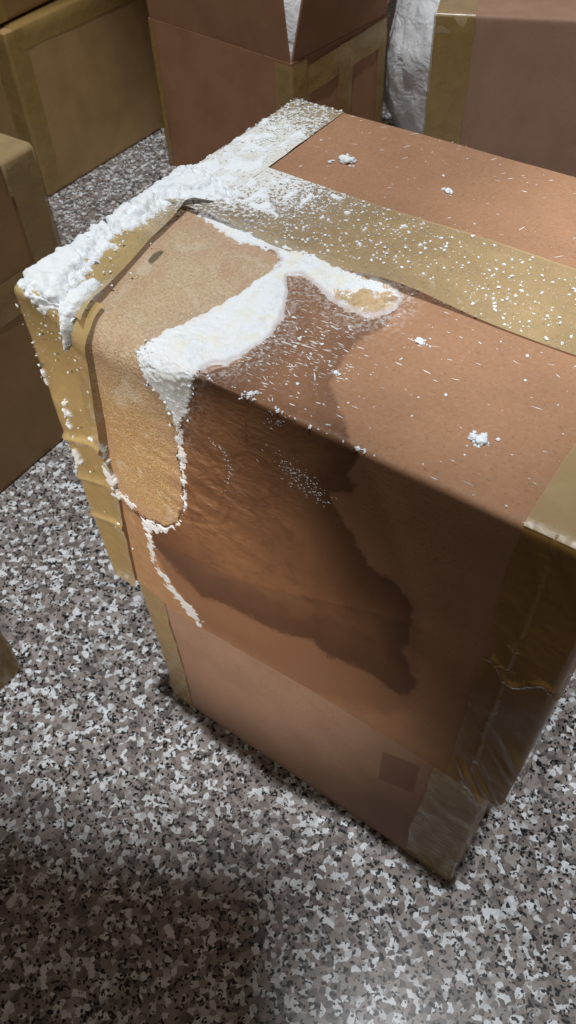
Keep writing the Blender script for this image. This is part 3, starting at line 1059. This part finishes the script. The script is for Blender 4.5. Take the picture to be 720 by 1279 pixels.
def corner_strip(name, parent, x, y, sx, sy, z0, z1, wx, wy, mat, seed):
    """tape folded round a vertical corner at (x, y); sx, sy point into the box along the two walls"""
    zz = lin(z0, z1, 0.012)
    t = np.concatenate([np.linspace(-wx, -0.004, 7), [0.0], np.linspace(0.004, wy, 7)])
    q_ = np.zeros((len(zz), len(t), 3))
    for j, tt in enumerate(t):
        if tt < 0:
            q_[:, j] = np.stack([0 * zz + x - sx * tt, 0 * zz + y - sy * 0.0016, zz], -1)
        elif tt == 0:
            q_[:, j] = np.stack([0 * zz + x - sx * 0.0006, 0 * zz + y - sy * 0.0006, zz], -1)
        else:
            q_[:, j] = np.stack([0 * zz + x - sx * 0.0016, 0 * zz + y + sy * tt, zz], -1)
    wv = (vnoise(q_, 40, seed, 3)) * 0.0025
    q_[..., 0] -= sx * wv * (t >= 0)
    q_[..., 1] -= sy * wv * (t <= 0)
    return mesh_np(name, q_.reshape(-1, 3), grid_faces(len(zz), len(t)), mat, parent)


# A: tan carton at the back left
A_ = empty('storage_carton', (-1.1, 0.855, 0))
tag(A_, 'tan tape-covered carton standing at the back left with another carton on it', 'carton', 'cartons around the leaking one')
soft_box('body', -0.42, 0, 0, 0.55, 0, 0.365, 0.006, M_CARD_OLIVE, A_, 0.003, 31, 0.01)
corner_strip('corner_tape', A_, 0, 0, -1, 1, 0.01, 0.362, 0.05, 0.05, M_TAPE_BG, 401)
tape_strip('edge_tape', A_, [((-0.05, 0.275, 0.365), (0, 0, 1)), ((-0.004, 0.275, 0.365), (0, 0, 1)), ((0, 0.275, 0.361), (1, 0, 0)), ((0, 0.275, 0.32), (1, 0, 0))], (0, 1, 0), 0.50, M_TAPE_BG, 402)
A2 = empty('storage_carton', (-1.12, 0.84, 0.372), 0.06)
tag(A2, 'carton lying on top of the tan carton, only its lower edge in view', 'carton', 'cartons around the leaking one')
soft_box('body', -0.38, 0, 0, 0.34, 0, 0.26, 0.006, M_CARD_TAN, A2, 0.003, 33, 0.012)
corner_strip('corner_tape', A2, 0, 0, -1, 1, 0.004, 0.25, 0.05, 0.05, M_TAPE_BG, 403)

# B: reddish carton with raised flaps behind the leaking one
BR = -0.10
B_ = empty('open_carton', (-0.535, 1.095, 0), BR)
tag(B_, 'reddish open carton with raised flaps behind the leaking carton', 'carton', 'cartons around the leaking one')
bx0, by1, bz = -0.42, 0.32, 0.335
th = 0.004


def panel(name, parent, corners, mat, seed, thick=0.004, warp=0.004, label=None):
    c_ = [np.array(p_, float) for p_ in corners]
    nu = max(3, int(np.linalg.norm(c_[1] - c_[0]) / 0.012))
    nv = max(3, int(np.linalg.norm(c_[3] - c_[0]) / 0.012))
    u, v_ = np.meshgrid(np.linspace(0, 1, nu), np.linspace(0, 1, nv), indexing='ij')
    u, v_ = u[..., None], v_[..., None]
    p_ = c_[0] * (1 - u) * (1 - v_) + c_[1] * u * (1 - v_) + c_[2] * u * v_ + c_[3] * (1 - u) * v_
    n = np.cross(c_[1] - c_[0], c_[3] - c_[0])
    n /= np.linalg.norm(n)
    edge_ = (4 * v_ * (1 - v_)) ** 0.5
    p_ = p_ + n * ((vnoise(p_, 7, seed, 2) - 0.5) * warp)[..., None] * edge_
    f1 = p_.reshape(-1, 3)
    f2 = f1 - n * thick
    k = nu * nv
    fa = grid_faces(nu, nv)
    ring = [i * nv for i in range(nu)] + [(nu - 1) * nv + j for j in range(1, nv)] + [i * nv + nv - 1 for i in range(nu - 2, -1, -1)] + [j for j in range(nv - 2, 0, -1)]
    r1 = np.array(ring)
    r2 = np.roll(r1, -1)
    sd_ = np.stack([r1, r1 + k, r2 + k, r2], -1)
    o = mesh_np(name, np.concatenate([f1, f2]), np.concatenate([fa, fa[:, ::-1] + k, sd_]), mat, parent, smooth=False)
    if label:
        o['label'] = label
    return o


panel('wall', B_, [(bx0, 0, 0), (0, 0, 0), (0, 0, bz), (bx0, 0, bz)], M_CARD_RED, 41)
panel('wall', B_, [(0, th, 0), (0, by1 - th, 0), (0, by1 - th, bz), (0, th, bz)], M_CARD_RED, 42)
panel('wall', B_, [(0, by1, 0), (bx0, by1, 0), (bx0, by1, bz), (0, by1, bz)], M_CARD_RED, 43)
panel('wall', B_, [(bx0, by1 - th, 0), (bx0, th, 0), (bx0, th, bz), (bx0, by1 - th, bz)], M_CARD_RED, 44)
panel('bottom', B_, [(bx0 + th, th, 0.006), (-th, th, 0.006), (-th, by1 - th, 0.006), (bx0 + th, by1 - th, 0.006)], M_CARD_RED, 45)
panel('flap', B_, [(bx0 + 0.004, 0.001, bz + 0.001), (-0.004, 0.001, bz + 0.001), (-0.012, -0.012, bz + 0.16), (bx0 + 0.012, -0.012, bz + 0.16)], M_CARD_RED, 46, label='raised front flap')
panel('flap', B_, [(-0.001, 0.006, bz + 0.001), (-0.001, by1 - 0.006, bz + 0.001), (0.03, by1 - 0.014, bz + 0.16), (0.03, 0.020, bz + 0.16)], M_CARD_RED, 47, label='raised right flap')
panel('flap', B_, [(0, by1 - 0.001, bz + 0.001), (bx0, by1 - 0.001, bz + 0.001), (bx0, by1 + 0.05, bz + 0.16), (0, by1 + 0.05, bz + 0.16)], M_CARD_RED, 48)
panel('flap', B_, [(bx0 + 0.001, by1 - 0.006, bz + 0.001), (bx0 + 0.001, 0.006, bz + 0.001), (bx0 - 0.035, 0.012, bz + 0.16), (bx0 - 0.035, by1 - 0.012, bz + 0.16)], M_CARD_RED, 49)
corner_strip('corner_tape', B_, 0, 0, -1, 1, 0.006, bz - 0.004, 0.04, 0.045, M_TAPE_BG, 411)
corner_strip('corner_tape', B_, bx0, 0, 1, 1, 0.006, bz - 0.004, 0.018, 0.05, M_TAPE_BG, 412)
tape_strip('fold_tape', B_, [((0.0, 0.05, bz - 0.045), (1, 0, 0)), ((0.0, by1 - 0.01, bz - 0.03), (1, 0, 0))], (0, 0, 1), 0.055, M_TAPE_BG, 413, 0.006)
tape_strip('side_tape', B_, [((0.0, by1 * 0.50, 0.02), (1, 0, 0)), ((0.0, by1 * 0.55, bz - 0.01), (1, 0, 0))], (0, 1, 0), 0.05, M_TAPE_BG, 414, 0.007)
corner_strip('corner_tape', B_, 0, by1, -1, -1, 0.006, bz - 0.004, 0.03, 0.03, M_TAPE_BG, 415)

# C: carton at the right back
C_ = empty('storage_carton', (-0.262, 1.165, 0), 0.40)
tag(C_, 'closed brown carton at the back right with taped left corner', 'carton', 'cartons around the leaking one')
soft_box('body', 0, 0.52, 0, 0.36, 0, 0.45, 0.006, M_CARD, C_, 0.003, 35, 0.012)
corner_strip('corner_tape', C_, 0, 0, 1, 1, 0.006, 0.447, 0.072, 0.03, M_TAPE_BG, 421)
tape_strip('top_edge_tape', C_, [((0.036, 0.35, 0.4505), (0, 0, 1)), ((0.036, 0.002, 0.4505), (0, 0, 1)), ((0.036, -0.001, 0.447), (0, -1, 0.3)), ((0.036, -0.001, 0.42), (0, -1, 0))], (1, 0, 0), 0.070, M_TAPE_TOP, 422)

# D: carton at the left
D_ = empty('storage_carton', (-0.47, 0.39, 0), 0.02)
tag(D_, 'tall brown carton with taped corner standing close to the left of the leaking one', 'carton', 'cartons around the leaking one')
soft_box('body', -0.42, 0, -0.44, 0, 0, 0.482, 0.006, M_CARD_TAN, D_, 0.003, 37, 0.012)
corner_strip('corner_tape', D_, 0, 0, -1, -1, 0.004, 0.478, 0.05, 0.055, M_TAPE_BG, 431)
tape_strip('top_edge_tape', D_, [((-0.40, -0.03, 0.4825), (0, 0, 1)), ((-0.004, -0.03, 0.4825), (0, 0, 1)), ((0.0005, -0.03, 0.478), (1, 0, 0)), ((0.0005, -0.03, 0.435), (1, 0, 0))], (0, 1, 0), 0.06, M_TAPE_TOP, 432)
tape_strip('side_tape', D_, [((0.0, -0.43, 0.30), (1, 0, 0)), ((0.0, -0.02, 0.30), (1, 0, 0))], (0, 0, 1), 0.06, M_TAPE_BG, 433)

# E: carton whose lower corner shows at the left border
E_ = empty('storage_carton', (-0.19, -0.075, 0), 0.0)
tag(E_, 'carton at the left border with only one lower corner in view', 'carton', 'cartons around the leaking one')
soft_box('body', -0.34, 0, -0.36, 0, 0, 0.34, 0.005, M_CARD_TAN, E_, 0.003, 39, 0.012)
corner_strip('corner_tape', E_, 0, 0, -1, -1, 0.004, 0.336, 0.05, 0.05, M_TAPE_BG, 441)


# ------------------------------------------------------------------ plastic bags
def bag(name, loc, rx, ry, hz, seed, label):
    nu, nv = 90, 60
    u, v_ = np.meshgrid(np.linspace(0, 2 * np.pi, nu), np.linspace(0.02, 0.98, nv), indexing='ij')
    r_ = np.sin(np.pi * np.clip(v_ * 0.86 + 0.10, 0, 1)) ** 0.55
    d_ = np.stack([np.cos(u), np.sin(u), v_ * 1.4], -1)
    r_ = r_ * (0.82 + 0.34 * vnoise(d_, 1.7, seed, 2) + 0.14 * np.abs(vnoise(d_ * np.array([1, 1, .5]), 5, seed + 1, 3) - 0.5) * 2)
    p_ = np.stack([rx * r_ * np.cos(u), ry * r_ * np.sin(u), hz * v_ ** 1.0], -1)
    p_[:, 0] = p_[:, -1] = 0.5 * (p_[:, 0] + p_[:, -1])
    V_ = p_.reshape(-1, 3)
    f_ = grid_faces(nu, nv, 0, True)
    o = mesh_np(name, V_, f_, M_PLASTIC)
    o.location = loc
    return tag(o, label, 'plastic bag')


bag('plastic_bag', (-0.37, 1.56, 0.0), 0.20, 0.17, 0.50, 501, 'crumpled milky plastic bag standing in the gap between two back cartons')
bag('plastic_bag', (-0.72, 1.29, 0.012), 0.16, 0.12, 0.50, 505, 'white plastic bag inside the open reddish carton')
